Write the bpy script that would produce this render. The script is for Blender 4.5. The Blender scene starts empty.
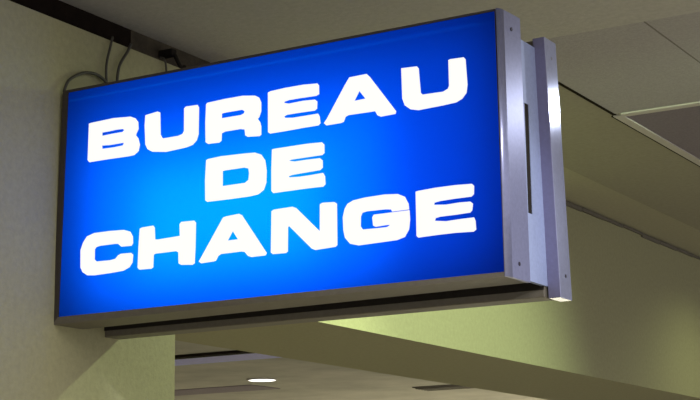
import bpy, bmesh, math
from mathutils import Matrix, Vector

C = bpy.context.scene.collection

# ---------------------------------------------------------------- helpers
def mat(name, col, rough=0.7, metal=0.0, noise=0.0, scale=40.0, col2=None, bump=0.0, coat=0.0):
    m = bpy.data.materials.new(name); m.use_nodes = True
    nt = m.node_tree; b = nt.nodes['Principled BSDF']
    b.inputs['Base Color'].default_value = (*col, 1)
    b.inputs['Roughness'].default_value = rough
    b.inputs['Metallic'].default_value = metal
    if noise or bump:
        tc = nt.nodes.new('ShaderNodeTexCoord')
        n = nt.nodes.new('ShaderNodeTexNoise'); n.inputs['Scale'].default_value = scale
        n.inputs['Detail'].default_value = 6; n.inputs['Roughness'].default_value = 0.7
        nt.links.new(tc.outputs['Object'], n.inputs['Vector'])
        if noise:
            r = nt.nodes.new('ShaderNodeValToRGB')
            c2 = col2 or tuple(c * (1 - noise) for c in col)
            r.color_ramp.elements[0].position = 0.3; r.color_ramp.elements[1].position = 0.7
            r.color_ramp.elements[0].color = (*c2, 1)
            r.color_ramp.elements[1].color = (*[min(1, c * (1 + noise)) for c in col], 1)
            nt.links.new(n.outputs['Fac'], r.inputs['Fac'])
            nt.links.new(r.outputs['Color'], b.inputs['Base Color'])
        if bump:
            bp = nt.nodes.new('ShaderNodeBump'); bp.inputs['Strength'].default_value = bump
            bp.inputs['Distance'].default_value = 0.01
            nt.links.new(n.outputs['Fac'], bp.inputs['Height'])
            nt.links.new(bp.outputs['Normal'], b.inputs['Normal'])
    return m

def emit(name, col, s):
    m = bpy.data.materials.new(name); m.use_nodes = True
    nt = m.node_tree; nt.nodes.clear()
    o = nt.nodes.new('ShaderNodeOutputMaterial'); e = nt.nodes.new('ShaderNodeEmission')
    e.inputs['Color'].default_value = (*col, 1); e.inputs['Strength'].default_value = s
    nt.links.new(e.outputs[0], o.inputs['Surface'])
    return m

def box(bm, x0, x1, y0, y1, z0, z1):
    vs = [bm.verts.new((x, y, z)) for x in (x0, x1) for y in (y0, y1) for z in (z0, z1)]
    for f in ((0,1,3,2),(4,6,7,5),(0,4,5,1),(2,3,7,6),(0,2,6,4),(1,5,7,3)):
        bm.faces.new([vs[i] for i in f])
    return vs

def link(name, bm, m, parent=None, bevel=0.0, seg=2, smooth=False):
    bmesh.ops.recalc_face_normals(bm, faces=bm.faces[:])
    if bevel:
        bmesh.ops.bevel(bm, geom=bm.edges[:], offset=bevel, segments=seg, affect='EDGES', profile=0.5)
    me = bpy.data.meshes.new(name); bm.to_mesh(me); bm.free()
    me.materials.append(m)
    if smooth:
        for p in me.polygons: p.use_smooth = True
    o = bpy.data.objects.new(name, me); C.objects.link(o)
    if parent: o.parent = parent
    return o

def boxes(name, m, parent, *bs, bevel=0.0, seg=2):
    bm = bmesh.new()
    for b in bs: box(bm, *b)
    return link(name, bm, m, parent, bevel, seg)

def struct(name, m, *bs):
    o = boxes(name, m, None, *bs); o['kind'] = 'structure'; return o

def tag(o, label, cat, group=None):
    o['label'] = label; o['category'] = cat
    if group: o['group'] = group
    return o

def empty(name, loc=(0, 0, 0)):
    o = bpy.data.objects.new(name, None); o.location = loc; o.empty_display_size = 0.1
    C.objects.link(o); return o

def prism(bm, loop, axis, a0, a1):
    """extrude a closed 2-D loop along an axis between a0 and a1"""
    def P(u, v, a):
        return {'x': (a, u, v), 'y': (u, a, v), 'z': (u, v, a)}[axis]
    A = [bm.verts.new(P(u, v, a0)) for u, v in loop]
    B = [bm.verts.new(P(u, v, a1)) for u, v in loop]
    n = len(loop)
    bm.faces.new(A); bm.faces.new(B[::-1])
    for i in range(n): bm.faces.new((A[i], B[i], B[(i+1) % n], A[(i+1) % n]))

def tube(bm, pts, r, n=8):
    pts = [Vector(p) for p in pts]
    # Catmull-Rom resample
    q = []
    P = [pts[0]] + pts + [pts[-1]]
    for i in range(1, len(P) - 2):
        for k in range(8):
            t = k / 8
            a, b, c, d = P[i-1], P[i], P[i+1], P[i+2]
            q.append(0.5 * ((2*b) + (c-a)*t + (2*a-5*b+4*c-d)*t*t + (-a+3*b-3*c+d)*t**3))
    q.append(pts[-1])
    rings = []
    for i, p in enumerate(q):
        d = (q[min(i+1, len(q)-1)] - q[max(i-1, 0)]).normalized()
        u = d.cross(Vector((0.3, 0.9, 0.2))).normalized(); v = d.cross(u)
        rings.append([bm.verts.new(p + r*(math.cos(2*math.pi*k/n)*u + math.sin(2*math.pi*k/n)*v)) for k in range(n)])
    for a, b in zip(rings, rings[1:]):
        for k in range(n): bm.faces.new((a[k], a[(k+1) % n], b[(k+1) % n], b[k]))
    bm.faces.new(rings[0][::-1]); bm.faces.new(rings[-1])

def disc(bm, c, r, h, axis='x', n=20):
    loop = [(r*math.cos(2*math.pi*k/n), r*math.sin(2*math.pi*k/n)) for k in range(n)]
    if axis == 'x': prism(bm, [(c[1]+u, c[2]+v) for u, v in loop], 'x', c[0], c[0]+h)
    elif axis == 'z': prism(bm, [(c[0]+u, c[1]+v) for u, v in loop], 'z', c[2], c[2]+h)

# ---------------------------------------------------------------- materials
M_wall   = mat('cream plaster', (0.31, 0.295, 0.175), 0.85, noise=0.10, scale=60, bump=0.25)
M_ceil   = mat('ceiling plaster', (0.44, 0.425, 0.40), 0.9, noise=0.10, scale=60, bump=0.2)
M_tile   = mat('ceiling tile', (0.37, 0.35, 0.36), 0.9, noise=0.14, scale=120, bump=0.2)
M_tiled  = mat('grey ceiling tile', (0.21, 0.18, 0.22), 0.9, noise=0.14, scale=120)  # shared by the real tile and the far ceiling shade strip
M_tbar   = mat('grid bar', (0.52, 0.49, 0.46), 0.5, noise=0.06, scale=30)
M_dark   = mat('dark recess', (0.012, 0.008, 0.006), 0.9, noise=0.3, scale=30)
M_floor  = mat('floor', (0.42, 0.38, 0.27), 0.5, noise=0.2, scale=3)
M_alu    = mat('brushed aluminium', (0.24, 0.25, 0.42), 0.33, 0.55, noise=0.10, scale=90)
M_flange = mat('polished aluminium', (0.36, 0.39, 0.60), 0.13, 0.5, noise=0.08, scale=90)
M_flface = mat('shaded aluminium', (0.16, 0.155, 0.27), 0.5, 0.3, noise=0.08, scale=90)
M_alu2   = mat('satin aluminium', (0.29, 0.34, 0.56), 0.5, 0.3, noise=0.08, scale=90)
M_case   = mat('brown-grey case', (0.135, 0.12, 0.098), 0.5, 0.2, noise=0.12, scale=70)  # brown-grey, darker than the end plates
M_gap    = mat('gap shade and dark parts', (0.02, 0.017, 0.015), 0.8, noise=0.2, scale=50)  # near-black stands for shade between the boxes; slot and hook share it
M_lip    = mat('dark bronze lip', (0.06, 0.05, 0.045), 0.5, 0.4, noise=0.15, scale=80)
M_cable  = mat('grey cable', (0.05, 0.045, 0.038), 0.6, noise=0.1, scale=60)
M_letter = emit('lit white lettering', (1.0, 0.99, 0.95), 1.02)
M_screw  = mat('screw', (0.06, 0.055, 0.08), 0.4, 0.8, noise=0.1, scale=80)
M_inner  = mat('white lining', (0.8, 0.8, 0.8), 0.9, noise=0.03, scale=30)
M_lilac  = mat('lilac ceiling panel', (0.46, 0.47, 0.90), 0.8, noise=0.08, scale=20)
M_downl  = emit('downlight lens', (1.0, 0.98, 0.9), 3.0)

for m in (M_gap, M_dark): m.node_tree.nodes['Principled BSDF'].inputs['Specular IOR Level'].default_value = 0.08
# blue acrylic: light passes through it from the lamps inside the box
M_blue = bpy.data.materials.new('blue translucent acrylic'); M_blue.use_nodes = True
nt = M_blue.node_tree; nt.nodes.clear()
o_ = nt.nodes.new('ShaderNodeOutputMaterial'); tl = nt.nodes.new('ShaderNodeBsdfTranslucent')
gl = nt.nodes.new('ShaderNodeBsdfGlossy'); mx = nt.nodes.new('ShaderNodeMixShader')
tl.inputs['Color'].default_value = (0.0, 0.115, 0.95, 1)
gl.inputs['Color'].default_value = (0.6, 0.7, 1.0, 1); gl.inputs['Roughness'].default_value = 0.35
mx.inputs[0].default_value = 0.008
nt.links.new(tl.outputs[0], mx.inputs[1]); nt.links.new(gl.outputs[0], mx.inputs[2])
nt.links.new(mx.outputs[0], o_.inputs['Surface'])

LETTERS = [
    ('B', [[(0.101, 0.5), (0.11, 0.501), (0.181, 0.503), (0.235, 0.499), (0.249, 0.493), (0.258, 0.482), (0.259, 0.464), (0.253, 0.454), (0.251, 0.449), (0.259, 0.44), (0.264, 0.423), (0.26, 0.407), (0.247, 0.399), (0.23, 0.398), (0.162, 0.399), (0.104, 0.399), (0.099, 0.405), (0.1, 0.454)], [(0.144, 0.471), (0.167, 0.471), (0.189, 0.472), (0.21, 0.471), (0.215, 0.467), (0.209, 0.463), (0.182, 0.463), (0.144, 0.462)], [(0.144, 0.437), (0.168, 0.435), (0.215, 0.435), (0.211, 0.428), (0.183, 0.427), (0.145, 0.428)]]),
    ('U', [[(0.281, 0.496), (0.319, 0.5), (0.326, 0.497), (0.328, 0.44), (0.335, 0.429), (0.382, 0.429), (0.395, 0.432), (0.4, 0.439), (0.4, 0.496), (0.405, 0.5), (0.44, 0.499), (0.444, 0.492), (0.443, 0.425), (0.438, 0.411), (0.426, 0.401), (0.406, 0.397), (0.345, 0.394), (0.303, 0.4), (0.289, 0.408), (0.282, 0.421), (0.279, 0.47)]]),
    ('R', [[(0.466, 0.497), (0.47, 0.5), (0.522, 0.502), (0.574, 0.502), (0.609, 0.497), (0.62, 0.491), (0.626, 0.478), (0.626, 0.456), (0.62, 0.442), (0.616, 0.439), (0.623, 0.43), (0.626, 0.419), (0.626, 0.399), (0.621, 0.396), (0.587, 0.399), (0.581, 0.403), (0.579, 0.418), (0.566, 0.421), (0.522, 0.421), (0.512, 0.418), (0.511, 0.4), (0.505, 0.396), (0.472, 0.397), (0.465, 0.402), (0.464, 0.452)], [(0.512, 0.467), (0.522, 0.468), (0.571, 0.468), (0.579, 0.463), (0.577, 0.458), (0.569, 0.455), (0.522, 0.455), (0.512, 0.455)]]),
    ('E', [[(0.646, 0.499), (0.653, 0.501), (0.694, 0.503), (0.744, 0.503), (0.784, 0.5), (0.788, 0.495), (0.788, 0.474), (0.78, 0.471), (0.733, 0.472), (0.705, 0.472), (0.692, 0.47), (0.691, 0.467), (0.705, 0.463), (0.744, 0.464), (0.777, 0.462), (0.783, 0.457), (0.782, 0.44), (0.776, 0.436), (0.733, 0.437), (0.699, 0.437), (0.691, 0.434), (0.694, 0.43), (0.716, 0.427), (0.755, 0.427), (0.785, 0.427), (0.789, 0.42), (0.791, 0.403), (0.785, 0.399), (0.744, 0.399), (0.694, 0.398), (0.651, 0.398), (0.646, 0.402)]]),
    ('A', [[(0.871, 0.501), (0.917, 0.502), (0.925, 0.494), (0.992, 0.403), (0.99, 0.397), (0.952, 0.396), (0.944, 0.4), (0.938, 0.411), (0.928, 0.411), (0.867, 0.412), (0.859, 0.409), (0.854, 0.398), (0.846, 0.396), (0.807, 0.396), (0.801, 0.402), (0.809, 0.411), (0.859, 0.485)], [(0.897, 0.465), (0.913, 0.444), (0.883, 0.443)]]),
    ('U', [[(1.008, 0.501), (1.048, 0.499), (1.052, 0.494), (1.056, 0.436), (1.061, 0.431), (1.113, 0.43), (1.125, 0.435), (1.128, 0.441), (1.128, 0.501), (1.133, 0.502), (1.166, 0.501), (1.17, 0.496), (1.173, 0.437), (1.17, 0.419), (1.159, 0.407), (1.144, 0.401), (1.112, 0.399), (1.049, 0.397), (1.029, 0.402), (1.015, 0.413), (1.009, 0.43)]]),
    ('D', [[(0.467, 0.357), (0.472, 0.359), (0.511, 0.361), (0.574, 0.359), (0.609, 0.357), (0.626, 0.35), (0.637, 0.335), (0.641, 0.31), (0.64, 0.281), (0.633, 0.264), (0.617, 0.255), (0.592, 0.253), (0.534, 0.253), (0.47, 0.254), (0.465, 0.258), (0.464, 0.307)], [(0.515, 0.324), (0.522, 0.325), (0.577, 0.325), (0.59, 0.321), (0.592, 0.309), (0.59, 0.293), (0.58, 0.287), (0.551, 0.287), (0.515, 0.287)]]),
    ('E', [[(0.657, 0.358), (0.663, 0.359), (0.704, 0.359), (0.754, 0.359), (0.795, 0.357), (0.801, 0.351), (0.801, 0.331), (0.795, 0.327), (0.754, 0.327), (0.71, 0.327), (0.703, 0.325), (0.721, 0.321), (0.754, 0.321), (0.789, 0.32), (0.796, 0.314), (0.796, 0.297), (0.789, 0.292), (0.743, 0.291), (0.712, 0.29), (0.703, 0.288), (0.704, 0.285), (0.732, 0.283), (0.764, 0.283), (0.797, 0.284), (0.802, 0.276), (0.803, 0.257), (0.797, 0.252), (0.753, 0.253), (0.698, 0.253), (0.66, 0.253), (0.655, 0.258), (0.655, 0.308)]]),
    ('C', [[(0.09, 0.194), (0.102, 0.208), (0.125, 0.214), (0.175, 0.214), (0.219, 0.212), (0.238, 0.206), (0.246, 0.193), (0.247, 0.176), (0.242, 0.17), (0.211, 0.171), (0.201, 0.179), (0.192, 0.18), (0.144, 0.18), (0.132, 0.178), (0.127, 0.173), (0.127, 0.147), (0.134, 0.141), (0.177, 0.14), (0.193, 0.142), (0.202, 0.15), (0.211, 0.153), (0.242, 0.152), (0.248, 0.147), (0.246, 0.128), (0.237, 0.117), (0.218, 0.11), (0.178, 0.108), (0.127, 0.107), (0.105, 0.109), (0.09, 0.118), (0.083, 0.131), (0.082, 0.175)]]),
    ('H', [[(0.268, 0.21), (0.275, 0.212), (0.309, 0.213), (0.313, 0.208), (0.315, 0.178), (0.325, 0.177), (0.39, 0.179), (0.389, 0.208), (0.394, 0.213), (0.432, 0.212), (0.437, 0.207), (0.436, 0.149), (0.434, 0.108), (0.428, 0.105), (0.394, 0.108), (0.387, 0.112), (0.386, 0.139), (0.379, 0.143), (0.316, 0.143), (0.311, 0.141), (0.31, 0.11), (0.304, 0.107), (0.268, 0.108), (0.263, 0.113), (0.265, 0.166)]]),
    ('A', [[(0.517, 0.21), (0.526, 0.212), (0.563, 0.214), (0.571, 0.21), (0.641, 0.112), (0.637, 0.107), (0.598, 0.107), (0.589, 0.11), (0.579, 0.121), (0.569, 0.123), (0.511, 0.123), (0.503, 0.119), (0.496, 0.108), (0.489, 0.107), (0.453, 0.106), (0.447, 0.111), (0.455, 0.122)], [(0.545, 0.175), (0.56, 0.153), (0.53, 0.153)]]),
    ('N', [[(0.655, 0.21), (0.662, 0.213), (0.713, 0.214), (0.723, 0.21), (0.787, 0.148), (0.788, 0.211), (0.795, 0.214), (0.826, 0.212), (0.833, 0.208), (0.833, 0.112), (0.828, 0.108), (0.774, 0.106), (0.765, 0.11), (0.703, 0.17), (0.7, 0.167), (0.699, 0.11), (0.693, 0.107), (0.658, 0.108), (0.653, 0.112)]]),
    ('G', [[(1.019, 0.186), (1.02, 0.173), (0.977, 0.173), (0.975, 0.178), (0.96, 0.18), (0.913, 0.181), (0.9, 0.179), (0.896, 0.171), (0.895, 0.148), (0.901, 0.14), (0.94, 0.139), (0.964, 0.139), (0.972, 0.143), (0.965, 0.144), (0.934, 0.143), (0.928, 0.146), (0.926, 0.165), (0.93, 0.171), (0.977, 0.171), (1.021, 0.171), (1.022, 0.15), (1.019, 0.128), (1.008, 0.112), (0.988, 0.107), (0.939, 0.106), (0.889, 0.105), (0.867, 0.111), (0.854, 0.126), (0.85, 0.144), (0.849, 0.174), (0.854, 0.193), (0.862, 0.204), (0.877, 0.21), (0.908, 0.213), (0.958, 0.214), (0.993, 0.211), (1.01, 0.203)]]),
    ('E', [[(1.038, 0.211), (1.045, 0.212), (1.088, 0.214), (1.136, 0.214), (1.177, 0.212), (1.182, 0.207), (1.181, 0.189), (1.175, 0.184), (1.135, 0.184), (1.098, 0.183), (1.084, 0.181), (1.083, 0.176), (1.113, 0.173), (1.145, 0.174), (1.172, 0.173), (1.178, 0.168), (1.176, 0.154), (1.171, 0.149), (1.134, 0.148), (1.097, 0.148), (1.086, 0.146), (1.084, 0.14), (1.112, 0.136), (1.149, 0.137), (1.18, 0.137), (1.183, 0.129), (1.184, 0.11), (1.178, 0.106), (1.133, 0.108), (1.09, 0.108), (1.042, 0.107), (1.038, 0.111), (1.038, 0.162)]]),
]

# ---------------------------------------------------------------- the setting
M_brown = mat('mottled brown recess', (0.055, 0.043, 0.028), 0.9, noise=0.5, scale=22)
ZC = 0.88                      # ceiling height above the sign's bottom edge
FL = -2.3                      # floor
WY = 0.508                     # where the wall ends and the opening begins
# wall the sign is fixed to; it carries on as a deep header over the opening
struct('wall_left', M_wall, (-0.66, 0.0, -4.0, WY, FL, 0.79), (-0.66, 0.0, WY, 1.0, 0.134, 0.79))
struct('wall_header', M_wall, (-0.66, 0.0, 1.0, 20.0, 0.134, ZC))
struct('recess_shade', M_dark, (-0.66, -0.07, -4.0, 0.38, 0.79, ZC))  # near-black board, the shade inside the recess put into its colour
struct('trim_9', M_brown, (-0.66, -0.0695, 0.38, 1.0, 0.79, ZC))  # mottled brown far part of the recess
bm = bmesh.new()
for i in range(30):
    y = 3.0 + i*0.25
    box(bm, 0.0, 0.008 + 0.006*((i*7) % 5)/5, y, y+0.25, ZC-0.010-0.012*((i*3) % 4)/4, ZC)
t2 = link('header_shade_strip', bm, M_case); t2['kind'] = 'structure'  # uneven strip of blocks standing for the shadow along the header top
struct('ceiling', M_ceil, (-0.66, 5.0, -4.0, 1.105, ZC, 1.0))
struct('ceiling_border', mat('border plaster', (0.32, 0.30, 0.225), 0.9, noise=0.1, scale=60), (0.262, 0.727, 1.105, 20.0, ZC, 1.0))
struct('ceiling_edge', mat('edge plaster', (0.40, 0.375, 0.27), 0.9, noise=0.1, scale=60), (-0.66, 0.262, 1.105, 20.0, ZC+0.004, 1.0))
struct('ceiling_grid_back', M_tile, (0.727, 5.0, 1.105, 20.0, ZC+0.03, 1.0))
# dark shadow seam beside the border, then the pale grid bars
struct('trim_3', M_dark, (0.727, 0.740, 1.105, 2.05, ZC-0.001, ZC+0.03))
struct('trim_4', M_tbar, (0.727, 0.760, 2.05, 8.0, ZC-0.005, ZC+0.03))
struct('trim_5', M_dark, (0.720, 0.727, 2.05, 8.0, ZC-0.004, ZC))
struct('trim_6', M_tbar, (0.760, 5.0, 2.035, 2.072, ZC-0.005, ZC+0.03))
struct('trim_7', M_case, (1.189, 1.196, 1.105, 2.035, ZC+0.001, ZC+0.03))
def tile(x0, x1, y0, y1, m, label):
    o = boxes('ceiling_tile', m, None, (x0, x1, y0, y1, ZC, ZC+0.03))
    return tag(o, label, 'ceiling tile', 'ceiling tiles')
tile(0.740, 1.189, 1.105, 2.035, M_tile, 'speckled grey-beige ceiling tile beside the right end of the sign')
tile(1.196, 1.650, 1.105, 2.035, M_tile, 'speckled ceiling tile at the upper right, past the thin diagonal joint')
tile(0.760, 1.210, 2.072, 3.000, M_tiled, 'dark purple-grey ceiling tile framed by pale grid bars')

# far area seen through the opening, under the header
M_far = mat('far ceiling', (0.36, 0.35, 0.31), 0.7, noise=0.35, scale=0.55)
struct('ceiling_far', M_far, (-14.0, -0.66, -4.0, 7.31, ZC, 1.0), (-14.0, -0.66, 7.85, 20.0, ZC, 1.0))
struct('ceiling_shade_strip', M_tiled, (-13.0, -5.9, 9.65, 10.15, ZC-0.006, ZC))  # dark strip standing for soft shading on the far ceiling
struct('trim_8', M_dark, (-14.0, -0.66, 7.20, 7.31, ZC-0.02, ZC))
struct('ceiling_panel_far', M_lilac, (-14.0, -0.66, 7.31, 7.85, ZC, 1.0))
struct('wall_far', M_wall, (-14.0, 5.0, 20.0, 20.2, FL, 1.0))
struct('wall_back_left', M_wall, (-14.2, -14.0, -4.0, 20.2, FL, 1.0))
struct('floor', M_floor, (-14.2, 5.0, -4.0, 20.2, FL-0.1, FL))

dl = empty('ceiling_downlight', (-5.52, 9.26, ZC))
tag(dl, 'small round glowing downlight in the far ceiling beyond the opening', 'downlight')
bm = bmesh.new(); disc(bm, (0, 0, -0.012), 0.125, 0.010, 'z', 32); link('lens', bm, M_downl, dl)
bm = bmesh.new()
n = 32
rg = [[bm.verts.new((r*math.cos(2*math.pi*k/n), r*math.sin(2*math.pi*k/n), z)) for k in range(n)] for r, z in ((0.125, -0.014), (0.140, -0.014), (0.142, 0.0), (0.125, 0.0))]
for i in range(4):
    a, b = rg[i], rg[(i+1) % 4]
    for k in range(n): bm.faces.new((a[k], a[(k+1) % n], b[(k+1) % n], b[k]))
link('trim_ring', bm, M_tbar, dl)

M_stripback = mat('strip backing', (0.15, 0.14, 0.12), 0.8, noise=0.2, scale=12)
av = empty('slat_strip', (-4.44, 11.0, ZC))  # dark slats added to stand for a dark streak
tag(av, 'added dark slat strip in the far ceiling, low along the header underside', 'slat strip')
boxes('backing', M_stripback, av, (-0.38, 0.38, -0.16, 0.16, -0.01, 0.0))
for k in range(5):
    boxes('slat', M_case, av, (-0.36, 0.36, -0.12+k*0.06-0.01, -0.12+k*0.06+0.01, -0.022, -0.010))

# ---------------------------------------------------------------- the light-box sign
W, H = 1.25, 0.6
sign = empty('bureau_de_change_sign', (0, 0, 0))
tag(sign, 'blue illuminated light box sign reading BUREAU DE CHANGE in white capitals', 'sign')
# corner points (x, z) of the front rim and of the blue panel
OUT = [(-0.006, -0.008), (1.247, 0.001), (1.244, 0.599), (0.012, 0.599)]
INN = [(0.013, 0.011), (1.2465, 0.011), (1.2435, 0.5945), (0.028, 0.5925)]
# front housing: an open rim made of four walls (bottom, top, wall end)
def frame(bm, A, B, y0, y1):
    n = len(A)
    v = [[bm.verts.new((p[0], y, p[1])) for p in L] for L in (A, B) for y in (y0, y1)]
    ao0, ao1, bi0, bi1 = v
    for i in range(n):
        j = (i+1) % n
        bm.faces.new((ao0[i], ao0[j], bi0[j], bi0[i])); bm.faces.new((ao1[i], bi1[i], bi1[j], ao1[j]))
        bm.faces.new((ao0[i], ao1[i], ao1[j], ao0[j])); bm.faces.new((bi0[i], bi0[j], bi1[j], bi1[i]))
bm = bmesh.new(); frame(bm, OUT, INN, 0.004, 0.112); link('front_housing', bm, M_case, sign)
bm = bmesh.new(); frame(bm, OUT, INN, 0.0, 0.004); lip = link('front_lip', bm, M_lip, sign)
lip.data.materials.append(M_case)
for p in list(lip.data.polygons)[:4]: p.material_index = 1
# panel
bm = bmesh.new()
v = [bm.verts.new((x, 0.004, z)) for x, z in INN]; bm.faces.new(v)
panel = link('front_panel', bm, M_blue, sign)
panel['label'] = 'glowing blue acrylic face'
# letters, each a raised piece of white acrylic
def letter(ch, loops):
    cu = bpy.data.curves.new('letter_outline', 'CURVE'); cu.dimensions = '2D'; cu.fill_mode = 'BOTH'
    for lp in loops:
        s = cu.splines.new('POLY'); s.points.add(len(lp) - 1)
        for p, (x, z) in zip(s.points, lp): p.co = (x, z, 0, 1)
        s.use_cyclic_u = True
    cu.extrude = 0.001
    t = bpy.data.objects.new('tmp', cu)
    C.objects.link(t)
    dg = bpy.context.evaluated_depsgraph_get(); dg.update()
    me = bpy.data.meshes.new_from_object(t.evaluated_get(dg))
    bpy.data.objects.remove(t); bpy.data.curves.remove(cu)
    me.name = 'letter'; me.materials.clear(); me.materials.append(M_letter)
    me.transform(Matrix(((1, 0, 0, -0.002), (0, 0, -1, 0.0025), (0, 1, 0, 0), (0, 0, 0, 1))))
    o = bpy.data.objects.new('letter', me); C.objects.link(o); o.parent = panel
    o['label'] = 'glowing white capital ' + ch
for ch, loops in LETTERS: letter(ch, loops)
# inner reflector and back of the front box
boxes('reflector', M_inner, sign, (0.035, 1.24, 0.106, 0.110, 0.015, 0.588))
# middle spacer: recessed underneath and on top
boxes('spacer', M_gap, sign, (0.0, 1.244, 0.112, 0.200, 0.030, 0.552))
# end plates on the free end
bm = bmesh.new()
RX, RY = 0.0095, 0.022
prof = [(1.2465, 0.0)] + [(1.2465 + RX*math.sin(a), RY - RY*math.cos(a)) for a in [math.pi/2*k/8 for k in range(1, 9)]] + [(1.256, 0.110), (1.2465, 0.110)]
prism(bm, prof, 'z', 0.001, 0.6)
for v in bm.verts:
    if v.co.z > 0.5: v.co.y -= 0.002 * v.co.y / 0.11; v.co.z += 0.004 * v.co.y / 0.11
    else: v.co.y += 0.004 * v.co.y / 0.11
fe = link('end_plate', bm, M_alu, sign)
fe['label'] = 'lavender-grey metal end plate of the front box'
for p in fe.data.polygons: p.use_smooth = abs(p.normal.z) < 0.5 and 0.02 < -p.normal.y
fe.data.polygons[0].use_smooth = False
SLOT = (0.119, 0.142, 0.158, 0.410)
bm = bmesh.new()
y0, y1, z0, z1 = 0.1075, 0.2, 0.005, 0.556
ys = [y0, SLOT[0], SLOT[1], y1]; zs = [z0, SLOT[2], SLOT[3], z1]
for i in range(3):
    for j in range(3):
        if i == 1 and j == 1: continue
        box(bm, 1.244, 1.2545, ys[i], ys[i+1], zs[j], zs[j+1])
bmesh.ops.remove_doubles(bm, verts=bm.verts[:], dist=1e-5)
for v in bm.verts:
    k = v.co.z / 0.578
    v.co.y += (-0.014 * k + 0.012 * (1 - k)) * (1 if v.co.y > 0.19 else 0) + (0.007 * (1 - k) if v.co.y < 0.11 else 0)
mp = link('side_panel', bm, M_alu2, sign)
mp['label'] = 'paler recessed metal panel with a long vertical slot'
boxes('slot_lining', M_gap, mp, (1.2435, 1.2530, SLOT[0], SLOT[1], SLOT[2], SLOT[3]))
# rear box with protruding end flange
boxes('rear_housing', M_case, sign, (0.0, 1.250, 0.201, 0.262, -0.020, 0.578), bevel=0.002)
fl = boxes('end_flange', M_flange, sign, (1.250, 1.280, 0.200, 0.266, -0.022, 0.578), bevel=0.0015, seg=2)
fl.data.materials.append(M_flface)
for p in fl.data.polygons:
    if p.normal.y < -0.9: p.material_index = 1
for v in fl.data.vertices:
    k = v.co.z / 0.578
    v.co.y += -0.014 * k + 0.012 * (1 - k); v.co.x += 0.004 * (1 - k)
boxes('rear_gap_shade', M_gap, sign, (0.0, 1.250, 0.1985, 0.2005, -0.003, 0.030))  # dark strip painting the shade in the gap before the rear box
fl['label'] = 'protruding metal end flange of the rear box'
boxes('rear_panel', M_blue, sign, (0.01, 1.24, 0.2625, 0.265, -0.01, 0.568))
for x, y, z in ((1.256, 0.058, 0.565), (1.256, 0.058, 0.035)):
    bm = bmesh.new(); disc(bm, (x, y, z), 0.0045, 0.0015); link('screw', bm, M_screw, sign)
for z in (0.535, 0.030):
    bm = bmesh.new(); disc(bm, (1.279 + (0.004 if z < 0.1 else 0), 0.224 + (0.022 if z < 0.1 else 0), z), 0.004, 0.0015); link('screw', bm, M_screw, sign)

# cables between the ceiling recess and the sign's top edge
def cable(pts, r, label, name='cable'):
    bm = bmesh.new(); tube(bm, pts, r); o = link(name, bm, M_cable, None, smooth=True)
    return tag(o, label, 'cable')
cable([(0.012, 0.004, 0.598), (0.012, 0.020, 0.630), (0.012, 0.055, 0.655), (0.012, 0.098, 0.672), (0.012, 0.145, 0.674), (0.012, 0.185, 0.655), (0.012, 0.215, 0.620), (0.012, 0.22, 0.578)], 0.0042,
      'arched grey cable looping over the top corner of the sign by the wall')
cable([(0.006, 0.205, 0.800), (0.010, 0.192, 0.770), (0.010, 0.176, 0.710), (0.010, 0.180, 0.650), (0.012, 0.19, 0.578)], 0.0036,
      'straight grey cable dropping from the dark recess just right of the arched one')
cable([(0.006, 0.285, 0.800), (0.010, 0.265, 0.772), (0.010, 0.231, 0.722), (0.010, 0.222, 0.66), (0.012, 0.225, 0.578)], 0.0042,
      'slanting grey cable dropping from the dark recess, second from the arched one')
cable([(-0.004, 0.431, 0.800), (0.010, 0.433, 0.792), (0.012, 0.440, 0.752), (0.012, 0.44, 0.62)], 0.0030,
      'thin upright wire behind the top edge of the sign, farthest right of the cables')
hk = empty('ceiling_hook', (-0.02, 0.52, 0.83))
tag(hk, 'small dark hook in the shadowed recess above the sign', 'hook')
boxes('mounting_plate', M_gap, hk, (-0.05, 0.0, -0.012, 0.012, 0.0, 0.022), bevel=0.003)
bm = bmesh.new(); tube(bm, [(0.0, 0.0, 0.005), (0.01, 0.005, -0.02), (0.012, 0.02, -0.035), (0.010, 0.035, -0.025)], 0.006); link('hook_arm', bm, M_gap, hk, smooth=True)

# ---------------------------------------------------------------- light
def area(name, loc, target, sx, sy, power, col):
    l = bpy.data.lights.new(name, 'AREA'); l.shape = 'RECTANGLE'; l.size = sx; l.size_y = sy
    l.energy = power; l.color = col
    o = bpy.data.objects.new(name, l); C.objects.link(o); o.location = loc
    d = Vector(target) - Vector(loc); o.rotation_euler = d.to_track_quat('-Z', 'Z' if abs(d.normalized().z) < 0.9 else 'Y').to_euler()
    return o
area('sign_lamp_wide', (0.63, 0.100, 0.30), (0.63, 0.0, 0.30), 1.16, 0.52, 0.75, (1, 1, 1))
area('sign_lamp_middle', (0.53, 0.096, 0.24), (0.53, 0.0, 0.24), 0.84, 0.38, 1.4, (1, 1, 1))
area('sign_lamp_core', (0.52, 0.092, 0.22), (0.52, 0.0, 0.22), 0.52, 0.26, 1.0, (1, 1, 1))
def spot(name, loc, target, power, col, ang, blend, size=0.03):
    l = bpy.data.lights.new(name, 'SPOT'); l.energy = power; l.color = col; l.spot_size = math.radians(ang)
    l.spot_blend = blend; l.shadow_soft_size = size
    o = bpy.data.objects.new(name, l); C.objects.link(o); o.location = loc
    d = Vector(target) - Vector(loc); o.rotation_euler = d.to_track_quat('-Z', 'Y').to_euler()
spot('downlight_near', (0.66, 1.50, 0.86), (0.40, 0.55, -0.8), 80, (0.82, 1.0, 0.55), 120, 0.9)
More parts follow.
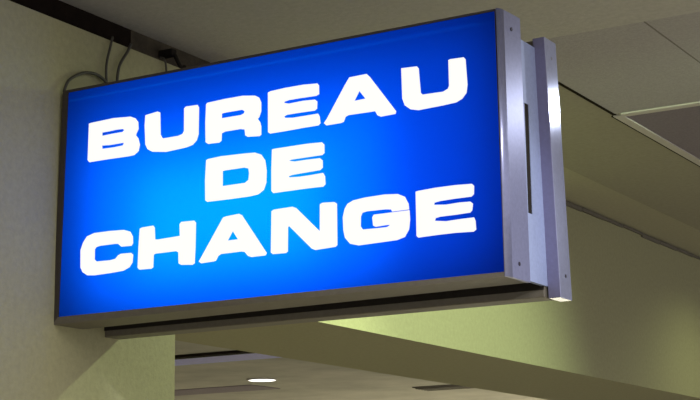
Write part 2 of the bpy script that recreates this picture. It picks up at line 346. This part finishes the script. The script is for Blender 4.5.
spot('downlight_far', (0.75, 4.9, 0.86), (0.45, 4.9, -1.0), 26, (0.9, 1.0, 0.5), 140, 0.9)
spot('end_glint_spot', (1.90, 1.67, 0.84), (1.27, 0.15, 0.40), 8, (0.9, 0.95, 1.0), 50, 0.6, 0.035)  # unseen spot added for the highlight on the end flange
spot('header_fill_spot', (3.0, 1.0, 0.86), (0.0, 2.15, 0.02), 950, (0.78, 1.0, 0.58), 42, 0.8, 0.1)  # unseen spot added to brighten the lower header
spot('rim_glint_spot', (4.2, -1.37, 0.84), (1.25, 0.0, 0.17), 300, (0.92, 0.96, 1.0), 9, 0.5, 0.05)  # unseen narrow spot added for the highlight on the front rim
# unseen fill lights added for floor bounce, behind the viewer and in the far room
area('concourse_fill', (3.2, -1.5, 0.84), (3.2, -1.5, -2.0), 1.2, 3.0, 140, (1.0, 0.965, 0.90))
area('hall_fill', (-5.0, 2.0, 0.84), (-5.0, 2.0, -2.0), 3.0, 3.0, 130, (1.0, 0.97, 0.84))
area('hall_fill_far', (-5.5, 16.5, 0.84), (-5.5, 16.5, -2.0), 3.0, 3.0, 950, (0.98, 0.97, 0.9))

w = bpy.data.worlds.new('World'); bpy.context.scene.world = w; w.use_nodes = True
bg = w.node_tree.nodes['Background']
bg.inputs['Color'].default_value = (0.85, 0.83, 0.80, 1); bg.inputs['Strength'].default_value = 0.8

# ---------------------------------------------------------------- camera
cam = bpy.data.cameras.new('camera'); co = bpy.data.objects.new('camera', cam); C.objects.link(co)
R = ((0.8610418145517578, 0.11410795658249137, 0.49556671381155615),
     (0.5083699001715154, -0.16837654664216348, -0.8445172485748667),
     (-0.012924325631150788, 0.9790958649618676, -0.20298829774534385))
T = (2.69793399, -3.11914276, -0.53830189)
co.matrix_world = Matrix([list(R[i]) + [T[i]] for i in range(3)] + [[0, 0, 0, 1]])
cam.sensor_width = 36; cam.lens = 1623.623 / 700 * 36; cam.clip_start = 0.05
bpy.context.scene.camera = co
vs = bpy.context.scene.view_settings
vs.view_transform = 'Standard'; vs.look = 'None'; vs.exposure = 0; vs.gamma = 1
